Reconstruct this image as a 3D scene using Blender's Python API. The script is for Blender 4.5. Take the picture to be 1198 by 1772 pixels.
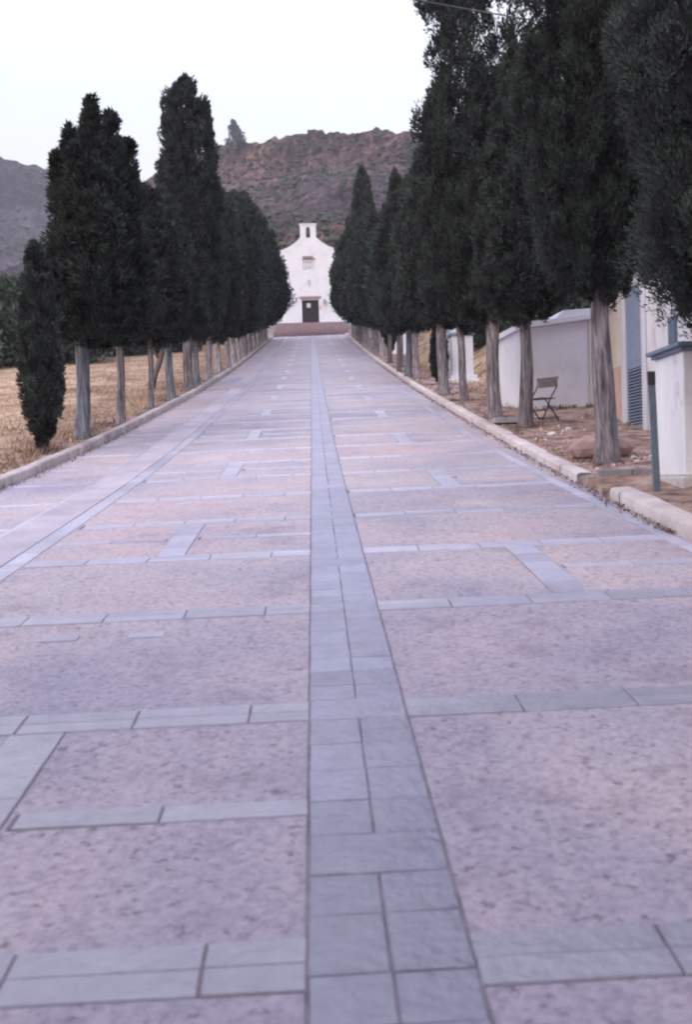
import bpy, bmesh, math, random
import numpy as np
from mathutils import Vector, noise

random.seed(7)
sc = bpy.context.scene
for o in list(bpy.data.objects): bpy.data.objects.remove(o)
R_ = math.radians

# ------------------------------------------------------------ camera
FPX = 1900.0
psi, th, roll = R_(1.51323), R_(-1.73661), R_(1.8)
F = Vector((math.sin(psi)*math.cos(th), math.cos(psi)*math.cos(th), math.sin(th)))
Rt = Vector((math.cos(psi), -math.sin(psi), 0)); Up = Rt.cross(F)
R2 = Rt*math.cos(roll) - Up*math.sin(roll); U2 = Rt*math.sin(roll) + Up*math.cos(roll)
cam = bpy.data.cameras.new('camera'); co = bpy.data.objects.new('camera', cam)
sc.collection.objects.link(co); sc.camera = co
from mathutils import Matrix
M = Matrix((R2, U2, -F)).transposed().to_4x4(); M.translation = Vector((0, 0, 1.5)); co.matrix_world = M
cam.sensor_fit = 'HORIZONTAL'; cam.sensor_width = 24.0; cam.lens = FPX/1198*24
cam.clip_end = 6000; cam.clip_start = .05
cam.dof.use_dof = True; cam.dof.focus_distance = 24; cam.dof.aperture_fstop = 3.2

# ------------------------------------------------------------ world, sun, exposure
w = bpy.data.worlds.new('World'); sc.world = w; w.use_nodes = True
nt = w.node_tree; nt.nodes.clear()
out = nt.nodes.new('ShaderNodeOutputWorld'); bg = nt.nodes.new('ShaderNodeBackground')
sky = nt.nodes.new('ShaderNodeTexSky'); sky.sky_type = 'NISHITA'; sky.sun_disc = False
sky.sun_elevation = R_(16); sky.sun_rotation = R_(215); sky.air_density = 1.5; sky.dust_density = 3
mix = nt.nodes.new('ShaderNodeMix'); mix.data_type = 'RGBA'; mix.inputs[0].default_value = .82
mix.inputs[7].default_value = (8.8, 8.9, 10.6, 1)      # thin bright overcast veil
tcw = nt.nodes.new('ShaderNodeTexCoord'); sxw = nt.nodes.new('ShaderNodeSeparateXYZ'); nt.links.new(tcw.outputs['Generated'], sxw.inputs[0])
cv = nt.nodes.new('ShaderNodeValToRGB'); nt.links.new(sxw.outputs[2], cv.inputs[0])     # veil: a little duller and pinker near the horizon
e_ = cv.color_ramp.elements; e_.new(.6); e_.new(.8)      # overcast: zenith about twice as bright as the horizon
for q_, (p_, c_) in enumerate([(.06,(.282,.276,.275)), (.34,(.338,.352,.340)), (.65,(.62,.615,.64)), (1,(.90,.872,.965))]): e_[q_].position = p_; e_[q_].color = (*c_, 1)
vm = nt.nodes.new('ShaderNodeMix'); vm.data_type = 'RGBA'; vm.blend_type = 'MULTIPLY'; vm.inputs[0].default_value = 1
vm.inputs[6].default_value = (16, 16, 18.2, 1); nt.links.new(cv.outputs[0], vm.inputs[7]); nt.links.new(vm.outputs[2], mix.inputs[7])
nt.links.new(sky.outputs[0], mix.inputs[6]); nt.links.new(mix.outputs[2], bg.inputs[0])
bg.inputs[1].default_value = .095; nt.links.new(bg.outputs[0], out.inputs[0])
sun = bpy.data.lights.new('sun', 'SUN'); so = bpy.data.objects.new('sun', sun); sc.collection.objects.link(so)
sun.energy = .6; sun.angle = R_(25); sun.color = (1, .93, .86)
so.rotation_euler = (R_(90-30), 0, R_(35-180+180-35+325))
sd = Vector((math.sin(R_(215)), math.cos(R_(215)), math.tan(R_(32))))
so.rotation_euler = sd.to_track_quat('Z', 'Y').to_euler()
sc.view_settings.view_transform = 'Standard'; sc.view_settings.look = 'None'
sc.view_settings.exposure = 1.15; sc.view_settings.gamma = 1
sc.cycles.filter_width = 2.2
sc.cycles.volume_bounces = 0; sc.cycles.max_bounces = 6; sc.cycles.diffuse_bounces = 3

# ------------------------------------------------------------ helpers
def tag(o, label=None, cat=None, group=None, kind=None):
    if label: o['label'] = label
    if cat: o['category'] = cat
    if group: o['group'] = group
    if kind: o['kind'] = kind
    return o

def empty(name, loc, rz=0, **k):
    o = bpy.data.objects.new(name, None); sc.collection.objects.link(o)
    o.location = loc; o.rotation_euler = (0, 0, rz); o.empty_display_size = .2
    return tag(o, **k)

def link(name, me, parent=None, loc=(0, 0, 0)):
    o = bpy.data.objects.new(name, me); sc.collection.objects.link(o); o.location = loc
    if parent: o.parent = parent
    return o

def fast_mesh(name, V, Fc, mat, smooth=False):
    """V (n,3) array, Fc (m,k) array of same-size faces"""
    V = np.asarray(V, dtype=np.float32); Fc = np.asarray(Fc, dtype=np.int32)
    me = bpy.data.meshes.new(name); k = Fc.shape[1]
    me.vertices.add(len(V)); me.vertices.foreach_set('co', V.ravel())
    me.loops.add(Fc.size); me.loops.foreach_set('vertex_index', Fc.ravel())
    me.polygons.add(len(Fc)); me.polygons.foreach_set('loop_start', np.arange(0, Fc.size, k, dtype=np.int32))
    me.polygons.foreach_set('loop_total', np.full(len(Fc), k, dtype=np.int32))
    me.polygons.foreach_set('use_smooth', np.full(len(Fc), bool(smooth)))
    me.materials.append(mat); me.update(calc_edges=True); me.validate()
    return me

class MB:
    def __init__(s): s.v = []; s.f = []
    def add(s, vs, fs):
        n = len(s.v); s.v += [tuple(v) for v in vs]; s.f += [tuple(i+n for i in f) for f in fs]
    def box(s, x0, x1, y0, y1, z0, z1):
        s.add([(x0,y0,z0),(x1,y0,z0),(x1,y1,z0),(x0,y1,z0),(x0,y0,z1),(x1,y0,z1),(x1,y1,z1),(x0,y1,z1)],
              [(0,3,2,1),(4,5,6,7),(0,1,5,4),(1,2,6,5),(2,3,7,6),(3,0,4,7)])
    def tube(s, pts, rad, n=8):
        pts = [Vector(p) for p in pts]
        if not hasattr(rad, '__len__'): rad = [rad]*len(pts)
        vs = []; fs = []
        for i, p in enumerate(pts):
            d = (pts[min(i+1, len(pts)-1)] - pts[max(i-1, 0)]).normalized()
            a = d.orthogonal().normalized() if abs(d.z) < .9 else Vector((1,0,0)).cross(d).normalized()
            b = d.cross(a)
            for k in range(n):
                t = 2*math.pi*k/n; vs.append(p + (a*math.cos(t) + b*math.sin(t))*rad[i])
        for i in range(len(pts)-1):
            for k in range(n): fs.append((i*n+k, i*n+(k+1)%n, (i+1)*n+(k+1)%n, (i+1)*n+k))
        fs.append(tuple(range(n))[::-1]); fs.append(tuple((len(pts)-1)*n+k for k in range(n)))
        s.add(vs, fs)
    def prism(s, outline, y0, y1):          # outline in xz, extruded along y
        n = len(outline)
        vs = [(x, y0, z) for x, z in outline] + [(x, y1, z) for x, z in outline]
        fs = [tuple(range(n)), tuple(range(2*n-1, n-1, -1))] + [((i+1)%n, i, n+i, n+(i+1)%n) for i in range(n)]
        s.add(vs, fs)
    def build(s, name, mat, parent=None, loc=(0,0,0), bevel=0, smooth=False, seg=2):
        me = bpy.data.meshes.new(name); me.from_pydata(s.v, [], s.f); me.materials.append(mat)
        bm = bmesh.new(); bm.from_mesh(me)
        if bevel: bmesh.ops.bevel(bm, geom=bm.edges[:], offset=bevel, segments=seg, affect='EDGES', profile=.6)
        bmesh.ops.recalc_face_normals(bm, faces=bm.faces[:])
        if smooth:
            for f in bm.faces: f.smooth = True
        bm.to_mesh(me); bm.free()
        return link(name, me, parent, loc)

# ------------------------------------------------------------ materials
def mat(name, stops, scale=5, detail=6, rough=.85, bump=0, bscale=None, coord='Object', stretch=(1,1,1), spec=.35,
        stops2=None, scale2=1, fac2=.5, metallic=0, distort=0, vary=0, bdist=.02):
    m = bpy.data.materials.new(name); m.use_nodes = True; n = m.node_tree; L = n.links
    b = n.nodes['Principled BSDF']; b.inputs['Roughness'].default_value = rough
    b.inputs['Specular IOR Level'].default_value = spec; b.inputs['Metallic'].default_value = metallic
    tc = n.nodes.new('ShaderNodeTexCoord'); mp = n.nodes.new('ShaderNodeMapping'); mp.inputs['Scale'].default_value = stretch
    L.new(tc.outputs[coord], mp.inputs[0])
    def ramp(st, sc_, det, seedoff=0):
        nz = n.nodes.new('ShaderNodeTexNoise'); nz.inputs['Scale'].default_value = sc_; nz.inputs['Detail'].default_value = det
        nz.inputs['Roughness'].default_value = .62; nz.inputs['Distortion'].default_value = distort
        if seedoff:
            mp2 = n.nodes.new('ShaderNodeMapping'); mp2.inputs['Location'].default_value = (seedoff, seedoff*1.7, 3)
            L.new(mp.outputs[0], mp2.inputs[0]); L.new(mp2.outputs[0], nz.inputs[0])
        else: L.new(mp.outputs[0], nz.inputs[0])
        cr = n.nodes.new('ShaderNodeValToRGB'); L.new(nz.outputs[0], cr.inputs[0])
        e = cr.color_ramp.elements
        while len(e) < len(st): e.new(.5)
        for i, (p, c) in enumerate(st): e[i].position = p; e[i].color = (*c, 1)
        return cr.outputs[0]
    c = ramp(stops, scale, detail)
    if stops2:
        c2 = ramp(stops2, scale2, 4, 7.3)
        mx = n.nodes.new('ShaderNodeMix'); mx.data_type = 'RGBA'; mx.blend_type = 'MULTIPLY'; mx.inputs[0].default_value = fac2
        L.new(c, mx.inputs[6]); L.new(c2, mx.inputs[7]); c = mx.outputs[2]
    if vary:
        oi = n.nodes.new('ShaderNodeObjectInfo'); mr = n.nodes.new('ShaderNodeMapRange')
        mr.inputs[3].default_value = 1-vary; mr.inputs[4].default_value = 1+vary
        hs = n.nodes.new('ShaderNodeHueSaturation'); L.new(oi.outputs['Random'], mr.inputs[0])
        L.new(mr.outputs[0], hs.inputs['Value']); L.new(c, hs.inputs['Color']); c = hs.outputs[0]
    L.new(c, b.inputs['Base Color'])
    if bump:
        nz = n.nodes.new('ShaderNodeTexNoise'); nz.inputs['Scale'].default_value = bscale or scale*2; nz.inputs['Detail'].default_value = 5
        bp = n.nodes.new('ShaderNodeBump'); bp.inputs['Strength'].default_value = bump; bp.inputs['Distance'].default_value = bdist
        L.new(mp.outputs[0], nz.inputs[0]); L.new(nz.outputs[0], bp.inputs['Height']); L.new(bp.outputs[0], b.inputs['Normal'])
    m.diffuse_color = (*stops[0][1], 1)
    return m

WHT = mat('whitewash', [(.33,(.56,.56,.61)),(.5,(.635,.635,.69)),(.7,(.67,.67,.72))], .9, 8, .9, .15, 20)
WALLW = mat('stained_whitewash', [(.32,(.52,.49,.52)),(.42,(.72,.715,.75)),(.6,(.80,.795,.82))], 2.2, 10, .9, .3, 12, stretch=(1,1,.6))
HUTM = mat('grey_render', [(.3,(.62,.62,.68)),(.5,(.73,.73,.79)),(.7,(.77,.765,.82))], 1.3, 8, .9, .2, 18)
CREAM = mat('cream_paint', [(.3,(.66,.60,.52)),(.7,(.74,.69,.62))], 2, 6, .9, .1, 20)
SALMON = mat('salmon_paint', [(.3,(.55,.36,.30)),(.7,(.66,.50,.44))], 2.5, 8, .9, .2, 20)
BLUE = mat('blue_paint', [(.3,(.13,.18,.25)),(.7,(.20,.26,.34))], 6, 6, .6)
BJOINT = mat('band_joint', [(.3,(.12,.10,.12)),(.7,(.20,.17,.20))], 8, 5, .95)
GRLT = mat('light_grey_stone', [(.3,(.40,.40,.44)),(.7,(.50,.50,.54))], 6, 6, .9)
CORN = mat('pinkish_stone', [(.3,(.24,.18,.20)),(.7,(.34,.27,.30))], 6, 6, .9)
SHUT = mat('shutter_paint', [(.3,(.22,.28,.40)),(.7,(.30,.36,.48))], 5, 6, .55)
DARKD = mat('dark_door', [(.3,(.012,.010,.016)),(.7,(.02,.015,.022))], 6, 4, .6)
BRICK = mat('red_step_brick', [(.3,(.17,.125,.14)),(.5,(.24,.175,.19)),(.7,(.30,.235,.25))], 2.5, 6, .9)
GREYST = mat('grey_stone', [(.3,(.22,.21,.24)),(.7,(.36,.35,.38))], 4, 8, .85, .3, 20)
KERB = mat('kerb_stone', [(.25,(.40,.34,.33)),(.5,(.55,.49,.48)),(.75,(.64,.59,.58))], 3.2, 9, .85, .5, 30,
           stops2=[(.35,(.72,.66,.66)),(.6,(1,1,1))], scale2=.9, fac2=.7)
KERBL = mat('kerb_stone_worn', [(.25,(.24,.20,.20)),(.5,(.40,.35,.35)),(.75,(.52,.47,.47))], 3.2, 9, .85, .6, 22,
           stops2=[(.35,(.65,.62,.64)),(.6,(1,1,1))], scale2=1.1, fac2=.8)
SLATE = mat('slate_tile', [(.25,(.215,.215,.305)),(.5,(.28,.282,.39)),(.8,(.345,.345,.46))], 9, 9, .33, .35, 25, spec=.85,
            stops2=[(.3,(.78,.78,.82)),(.65,(1.0,1.0,1.0))], scale2=.7, fac2=.8)
BAND = mat('pale_stone_band', [(.25,(.37,.36,.45)),(.5,(.45,.44,.53)),(.8,(.52,.51,.60))], 9.0, 9, .36, .4, 25, spec=.85,
            stops2=[(.3,(.75,.74,.78)),(.65,(1.0,1.0,1.0))], scale2=.5, fac2=.8)
JOINT = mat('dark_joint', [(.3,(.12,.10,.125)),(.7,(.24,.205,.235))], 8, 5, .95)
GUT = mat('gutter_concrete', [(.25,(.33,.295,.335)),(.5,(.41,.375,.43)),(.8,(.47,.44,.50))], 1.6, 9, .8, .4, 25,
            stops2=[(.3,(.7,.66,.66)),(.65,(1,1,1))], scale2=.45, fac2=.8)
METAL = mat('blue_grey_metal', [(.3,(.10,.13,.17)),(.7,(.16,.20,.25))], 8, 6, .5)
DMETAL = mat('dark_metal', [(.3,(.03,.03,.04)),(.7,(.06,.055,.07))], 8, 4, .5)
WOOD = mat('weathered_wood', [(.3,(.11,.09,.09)),(.7,(.20,.165,.165))], 6, 6, .8, stretch=(1,1,6))
TERRA = mat('terracotta_stone', [(.3,(.24,.15,.14)),(.7,(.40,.28,.26))], 5, 8, .9, .5, 25)
BARK = mat('cypress_bark', [(.34,(.055,.044,.053)),(.46,(.14,.12,.135)),(.56,(.225,.20,.215)),(.68,(.34,.31,.325))], 12, 10, .95, 1, 12,
           stretch=(1.6,1.6,.2), distort=.6, vary=.25, bdist=.03)
BARKP = mat('pale_bark', [(.34,(.09,.075,.09)),(.46,(.22,.195,.215)),(.6,(.36,.33,.35))], 9, 9, .95, .9, 9, stretch=(1.6,1.6,.3), vary=.25, bdist=.03)
BARKB = mat('grey_blue_bark', [(.32,(.05,.05,.07)),(.5,(.13,.14,.17)),(.68,(.25,.26,.30))], 11, 9, .95, .9, 9, stretch=(1.6,1.6,.22), vary=.15, bdist=.03)
FOL = mat('cypress_foliage', [(.36,(.026,.023,.028)),(.5,(.040,.048,.047)),(.66,(.066,.085,.076))], 3.2, 5, .9, vary=.2, spec=.12)
FOLG = mat('greener_foliage', [(.3,(.032,.045,.042)),(.7,(.060,.085,.072))], 1.5, 5, .9, vary=.25, spec=.12)
BUSH = mat('field_bush_leaves', [(.3,(.060,.085,.070)),(.7,(.12,.16,.12))], 1.1, 6, .9, vary=.25, spec=.12)
SCRUB = mat('hill_scrub_leaves', [(.35,(.040,.045,.040)),(.65,(.075,.085,.062))], .05, 6, .95, vary=.1, spec=.1)
RUB = mat('white_rubble', [(.3,(.42,.38,.37)),(.7,(.66,.62,.62))], 9, 6, .9)
GRASS = mat('dry_grass_blades', [(.36,(.17,.12,.09)),(.5,(.36,.255,.175)),(.64,(.47,.36,.24))], .5, 5, .9, spec=.1)
LEAF = mat('dead_leaves', [(.3,(.10,.06,.05)),(.7,(.24,.16,.12))], 3, 4, .9)

def road_mat():
    m = bpy.data.materials.new('exposed_aggregate'); m.use_nodes = True; n = m.node_tree; L = n.links
    b = n.nodes['Principled BSDF']; b.inputs['Roughness'].default_value = .58; b.inputs['Specular IOR Level'].default_value = .5
    tc = n.nodes.new('ShaderNodeTexCoord')
    def nz(s, d=4, r=.6, off=0):
        x = n.nodes.new('ShaderNodeTexNoise'); x.inputs['Scale'].default_value = s; x.inputs['Detail'].default_value = d; x.inputs['Roughness'].default_value = r
        mp = n.nodes.new('ShaderNodeMapping'); mp.inputs['Location'].default_value = (off, off, 0)
        L.new(tc.outputs['Object'], mp.inputs[0]); L.new(mp.outputs[0], x.inputs[0]); return x.outputs[0]
    def ramp(src, st):
        cr = n.nodes.new('ShaderNodeValToRGB'); L.new(src, cr.inputs[0]); e = cr.color_ramp.elements
        while len(e) < len(st): e.new(.5)
        for i, (p, c) in enumerate(st): e[i].position = p; e[i].color = (*c, 1)
        return cr.outputs[0]
    def mul(a, c, f=1):
        x = n.nodes.new('ShaderNodeMix'); x.data_type = 'RGBA'; x.blend_type = 'MULTIPLY'; x.inputs[0].default_value = f
        L.new(a, x.inputs[6]); L.new(c, x.inputs[7]); return x.outputs[2]
    base = ramp(nz(.9, 5, .6), [(.30,(.33,.31,.365)),(.46,(.40,.36,.395)),(.6,(.455,.39,.405)),(.76,(.50,.45,.46))])
    speck = ramp(nz(26, 5, .78), [(.34,(.52,.48,.52)),(.44,(.84,.82,.84)),(.55,(1,1,1)),(.75,(1.14,1.11,1.10))])
    v = n.nodes.new('ShaderNodeTexVoronoi'); v.inputs['Scale'].default_value = 42; L.new(tc.outputs['Object'], v.inputs[0])
    vr = ramp(v.outputs['Color'], [(.05,(.70,.66,.70)),(.4,(.95,.94,.95)),(.9,(1.08,1.05,1.04))])
    patch = ramp(nz(.23, 3, .5, 11), [(.38,(.80,.81,.89)),(.52,(1,1,1)),(.66,(1.06,.97,.95))])
    pits = ramp(nz(19, 3, .6, 5), [(.34,(.40,.35,.38)),(.40,(1,1,1))])
    c = mul(mul(mul(mul(base, speck, .8), vr, .8), patch), pits, .75)
    wear = ramp(nz(2.2, 7, .7, 31), [(.36,(.80,.78,.80)),(.46,(1,1,1)),(.60,(1,1,1)),(.70,(1.10,1.06,1.04))])
    c = mul(c, wear)
    L.new(c, b.inputs['Base Color'])
    bp = n.nodes.new('ShaderNodeBump'); bp.inputs['Strength'].default_value = .55; bp.inputs['Distance'].default_value = .015
    L.new(nz(34, 4, .7), bp.inputs['Height']); L.new(bp.outputs[0], b.inputs['Normal'])
    return m
ROAD = road_mat()

def ground_mat():
    m = bpy.data.materials.new('earth_and_dry_grass'); m.use_nodes = True; n = m.node_tree; L = n.links
    b = n.nodes['Principled BSDF']; b.inputs['Roughness'].default_value = .95; b.inputs['Specular IOR Level'].default_value = .15
    tc = n.nodes.new('ShaderNodeTexCoord'); sx = n.nodes.new('ShaderNodeSeparateXYZ'); L.new(tc.outputs['Object'], sx.inputs[0])
    def nz(s, d=5):
        x = n.nodes.new('ShaderNodeTexNoise'); x.inputs['Scale'].default_value = s; x.inputs['Detail'].default_value = d; x.inputs['Roughness'].default_value = .65
        L.new(tc.outputs['Object'], x.inputs[0]); return x.outputs[0]
    def ramp(src, st):
        cr = n.nodes.new('ShaderNodeValToRGB'); L.new(src, cr.inputs[0]); e = cr.color_ramp.elements
        while len(e) < len(st): e.new(.5)
        for i, (p, c) in enumerate(st): e[i].position = p; e[i].color = (*c, 1)
        return cr.outputs[0]
    field = ramp(nz(.7, 10), [(.36,(.15,.10,.08)),(.46,(.30,.205,.15)),(.56,(.40,.29,.20)),(.68,(.45,.36,.25))])
    dirt = ramp(nz(2.6, 10), [(.36,(.10,.065,.06)),(.46,(.24,.155,.13)),(.56,(.33,.23,.195)),(.66,(.40,.33,.30))])
    bank = ramp(nz(2.4, 12), [(.36,(.08,.075,.05)),(.45,(.22,.17,.11)),(.54,(.42,.31,.20)),(.64,(.50,.32,.24))])
    def mr(src, a, c):
        x = n.nodes.new('ShaderNodeMapRange'); x.inputs[1].default_value = a; x.inputs[2].default_value = c; L.new(src, x.inputs[0]); return x.outputs[0]
    def mixc(f, a, c):
        x = n.nodes.new('ShaderNodeMix'); x.data_type = 'RGBA'; L.new(f, x.inputs[0]); L.new(a, x.inputs[6]); L.new(c, x.inputs[7]); return x.outputs[2]
    # disturbed reddish earth along both kerbs, straw on the field, ochre earth on the right bank
    ad = n.nodes.new('ShaderNodeMath'); ad.operation = 'MULTIPLY_ADD'; ad.inputs[1].default_value = 4; L.new(nz(.7), ad.inputs[0]); L.new(sx.outputs[0], ad.inputs[2])
    c1 = mixc(mr(ad.outputs[0], -5.2, -2.8), field, dirt)
    ad2 = n.nodes.new('ShaderNodeMath'); ad2.operation = 'MULTIPLY_ADD'; ad2.inputs[1].default_value = 14; L.new(nz(.3), ad2.inputs[0]); L.new(sx.outputs[1], ad2.inputs[2])
    f2 = mr(ad2.outputs[0], 30, 38)
    mm = n.nodes.new('ShaderNodeMath'); mm.operation = 'MULTIPLY'; L.new(f2, mm.inputs[0]); L.new(mr(sx.outputs[0], 4.6, 5.6), mm.inputs[1])
    c = mixc(mm.outputs[0], c1, bank); L.new(c, b.inputs['Base Color'])
    bp = n.nodes.new('ShaderNodeBump'); bp.inputs['Strength'].default_value = .8; bp.inputs['Distance'].default_value = .05
    L.new(nz(6, 8), bp.inputs['Height']); L.new(bp.outputs[0], b.inputs['Normal'])
    return m
GROUND = ground_mat()

def hill_mat(name, rock, scrub, pale, zs):
    m = bpy.data.materials.new(name); m.use_nodes = True; n = m.node_tree; L = n.links
    b = n.nodes['Principled BSDF']; b.inputs['Roughness'].default_value = .95; b.inputs['Specular IOR Level'].default_value = .1
    tc = n.nodes.new('ShaderNodeTexCoord')
    def nz(s, d=8, st=(1,1,1), r=.65):
        mp = n.nodes.new('ShaderNodeMapping'); mp.inputs['Scale'].default_value = st; L.new(tc.outputs['Object'], mp.inputs[0])
        x = n.nodes.new('ShaderNodeTexNoise'); x.inputs['Scale'].default_value = s; x.inputs['Detail'].default_value = d; x.inputs['Roughness'].default_value = r
        L.new(mp.outputs[0], x.inputs[0]); return x.outputs[0]
    def ramp(src, st):
        cr = n.nodes.new('ShaderNodeValToRGB'); L.new(src, cr.inputs[0]); e = cr.color_ramp.elements
        while len(e) < len(st): e.new(.5)
        for i, (p, c) in enumerate(st): e[i].position = p; e[i].color = (*c, 1)
        return cr.outputs[0]
    def mixc(f, a, c):
        x = n.nodes.new('ShaderNodeMix'); x.data_type = 'RGBA'; L.new(f, x.inputs[0]); L.new(a, x.inputs[6]); L.new(c, x.inputs[7]); return x.outputs[2]
    rk = ramp(nz(.16, 12, (1,1,.6), .72), [(.36, tuple(c*.22 for c in rock)), (.47, tuple(c*.75 for c in rock)), (.56, rock), (.66, tuple(c*1.7 for c in rock))])
    sb = ramp(nz(.20, 12, (1,1,1.6), .75), [(.38, tuple(c*.30 for c in scrub)), (.5, scrub), (.62, tuple(c*1.8 for c in scrub))])
    sx = n.nodes.new('ShaderNodeSeparateXYZ'); L.new(tc.outputs['Object'], sx.inputs[0])
    ad = n.nodes.new('ShaderNodeMath'); ad.operation = 'MULTIPLY_ADD'; ad.inputs[1].default_value = 34; L.new(nz(.03, 6), ad.inputs[0]); L.new(sx.outputs[2], ad.inputs[2])
    mr = n.nodes.new('ShaderNodeMapRange'); mr.inputs[1].default_value = 0; mr.inputs[2].default_value = 200; L.new(ad.outputs[0], mr.inputs[0])
    st = ramp(mr.outputs[0], zs)
    rm = ramp(nz(.045, 10, (1,1,1.6)), [(.36,(.0,.0,.0)),(.47,(1,1,1))])
    m2 = n.nodes.new('ShaderNodeMath'); m2.operation = 'MULTIPLY'
    L.new(rm, m2.inputs[0]); L.new(st, m2.inputs[1])
    c = mixc(m2.outputs[0], sb, rk)
    pm = ramp(nz(.05, 8, (.5,.5,3.2)), [(.56,(0,0,0)),(.62,(1,1,1))])
    m3 = n.nodes.new('ShaderNodeMath'); m3.operation = 'MULTIPLY'; m3.inputs[1].default_value = .6; L.new(pm, m3.inputs[0])
    pc = n.nodes.new('ShaderNodeRGB'); pc.outputs[0].default_value = (*pale, 1)
    c = mixc(m3.outputs[0], c, pc.outputs[0])
    fine = ramp(nz(.42, 12, (1,1,1.2), .8), [(.38,(.30,.28,.32)),(.48,(.8,.8,.82)),(.56,(1.2,1.15,1.15)),(.66,(1.9,1.75,1.7))])
    big = ramp(nz(.022, 5, (1,1,2.5), .6), [(.38,(.62,.62,.68)),(.5,(1,1,1)),(.62,(1.25,1.2,1.15))])
    for f_ in (fine, big):
        x = n.nodes.new('ShaderNodeMix'); x.data_type = 'RGBA'; x.blend_type = 'MULTIPLY'; x.inputs[0].default_value = 1
        L.new(c, x.inputs[6]); L.new(f_, x.inputs[7]); c = x.outputs[2]
    L.new(c, b.inputs['Base Color'])
    bp = n.nodes.new('ShaderNodeBump'); bp.inputs['Strength'].default_value = 1; bp.inputs['Distance'].default_value = 6
    L.new(nz(.15, 8), bp.inputs['Height']); L.new(bp.outputs[0], b.inputs['Normal'])
    return m

# ------------------------------------------------------------ lie of the land
PY = [-30,0,5,10,15,20,25,30,40,60,80,100,118,135,200,260]
PZ = [-3.0,0,.5,1.02,1.56,2.16,2.82,3.49,4.86,7.8,10.9,14.1,17.0,19.6,24.,26.]
def P(y):
    if y <= PY[0]: return PZ[0]
    if y >= PY[-1]: return PZ[-1]
    i = 0
    while y > PY[i+1]: i += 1
    def m(k):
        if k <= 0 or k >= len(PY)-1: return .1
        return (PZ[k+1]-PZ[k-1])/(PY[k+1]-PY[k-1])
    h = PY[i+1]-PY[i]; t = (y-PY[i])/h
    return (2*t**3-3*t**2+1)*PZ[i]+(t**3-2*t*t+t)*h*m(i)+(-2*t**3+3*t*t)*PZ[i+1]+(t**3-t*t)*h*m(i+1)
def S(x, y): return P(y) + .012*x
def interp(y, ys, xs):
    return float(np.interp(y, ys, xs))
def XL(y): return interp(y, [-30,0,15,25,55,90,118], [-4.3,-4.3,-4.24,-4.12,-4.04,-3.98,-3.85])
def XR(y): return interp(y, [-30,0,8.65,11.2,12.8,19.65,31,41,60,118], [2.95,2.95,2.98,3.04,3.07,3.27,3.33,3.43,3.46,3.5])
KW = .21
def sstep(a, b, x):
    t = max(0, min(1, (x-a)/(b-a))); return t*t*(3-2*t)
def G(x, y):
    n = noise.noise(Vector((x*.9, y*.9, 0)))*.05 + noise.noise(Vector((x*.18, y*.18, 4)))*.22*min(1, max(0, abs(x)-5)/5)
    if x < 0:
        d = max(0, XL(y)-KW-x); z = P(y) + .012*max(x, -40) + .07
        z += n*min(1, d) - .004*d*0
        z -= sstep(0, 3, d)*.05
        if y > 118: z -= sstep(4, 20, -x)*(y-118)*.05
        return z
    d = max(0, x-XR(y)-KW); z = P(y) + .012*min(x, 30) + .11 + n*min(1, d)
    lane = sstep(10.9, 11.4, y)*(1-sstep(12.75, 12.85, y))*(1-sstep(.4, .9, d)); z -= .10*lane
    bk = max(0, x-5.4)*.55 + .28*noise.noise(Vector((x*1.1, y*.5, 7)))*sstep(5, 6.5, x)
    z += sstep(25, 31, y)*(1-sstep(112, 118, y))*min(4.2, bk)
    z += sstep(5.4, 7.5, x)*sstep(23.5, 25.5, y)*.25
    return z

# ---- ground: one sheet, lower under the road
ys = list(np.arange(-30, 8, 2.0)) + list(np.arange(8, 50, .25)) + list(np.arange(50, 136, 1.0)) + list(np.arange(136, 270, 8))
offs = [0,.15,.35,.6,.9,1.25,1.6,2,2.5,3,3.6,4.3,5,6,7,8.5,10,12,14,17,20,24,28,34,40,50,70,110,200,400,700]
V = []; Fc = []
for y in ys:
    a = XL(y)-KW; b = XR(y)+KW
    yy = y
    for d in reversed(offs): V.append((a-d+.06, yy, G(a-d, yy)))
    V.append((a+.16, yy, S(a, yy)-.4)); V.append((b-.16, yy, S(b, yy)-.4))
    for d in offs: V.append((b+d-.06, yy, G(b+d, yy)))
nc = 2*len(offs)+2
for j in range(len(ys)-1):
    for i in range(nc-1): Fc.append((j*nc+i, j*nc+i+1, (j+1)*nc+i+1, (j+1)*nc+i))
tag(link('ground', fast_mesh('ground', V, Fc, GROUND, True)), kind='structure')

# ---- road sheet
def sheet(name, xa, xb, y0, y1, dz, m, nx=8, dy=.5):
    V = []; Fc = []; yy = list(np.arange(y0, y1, dy)) + [y1]
    for y in yy:
        for i in range(nx+1):
            x = xa(y) + (xb(y)-xa(y))*i/nx; V.append((x, y, S(x, y)+dz))
    for j in range(len(yy)-1):
        for i in range(nx): k = j*(nx+1)+i; Fc.append((k, k+1, k+nx+2, k+nx+1))
    return link(name, fast_mesh(name, V, Fc, m, True))
GAPY0, GAPY1 = 11.3, 12.88
tag(sheet('road', lambda y: XL(y)-.02, lambda y: XR(y)+.02, -29, 114.5, 0, ROAD), kind='structure')

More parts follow.
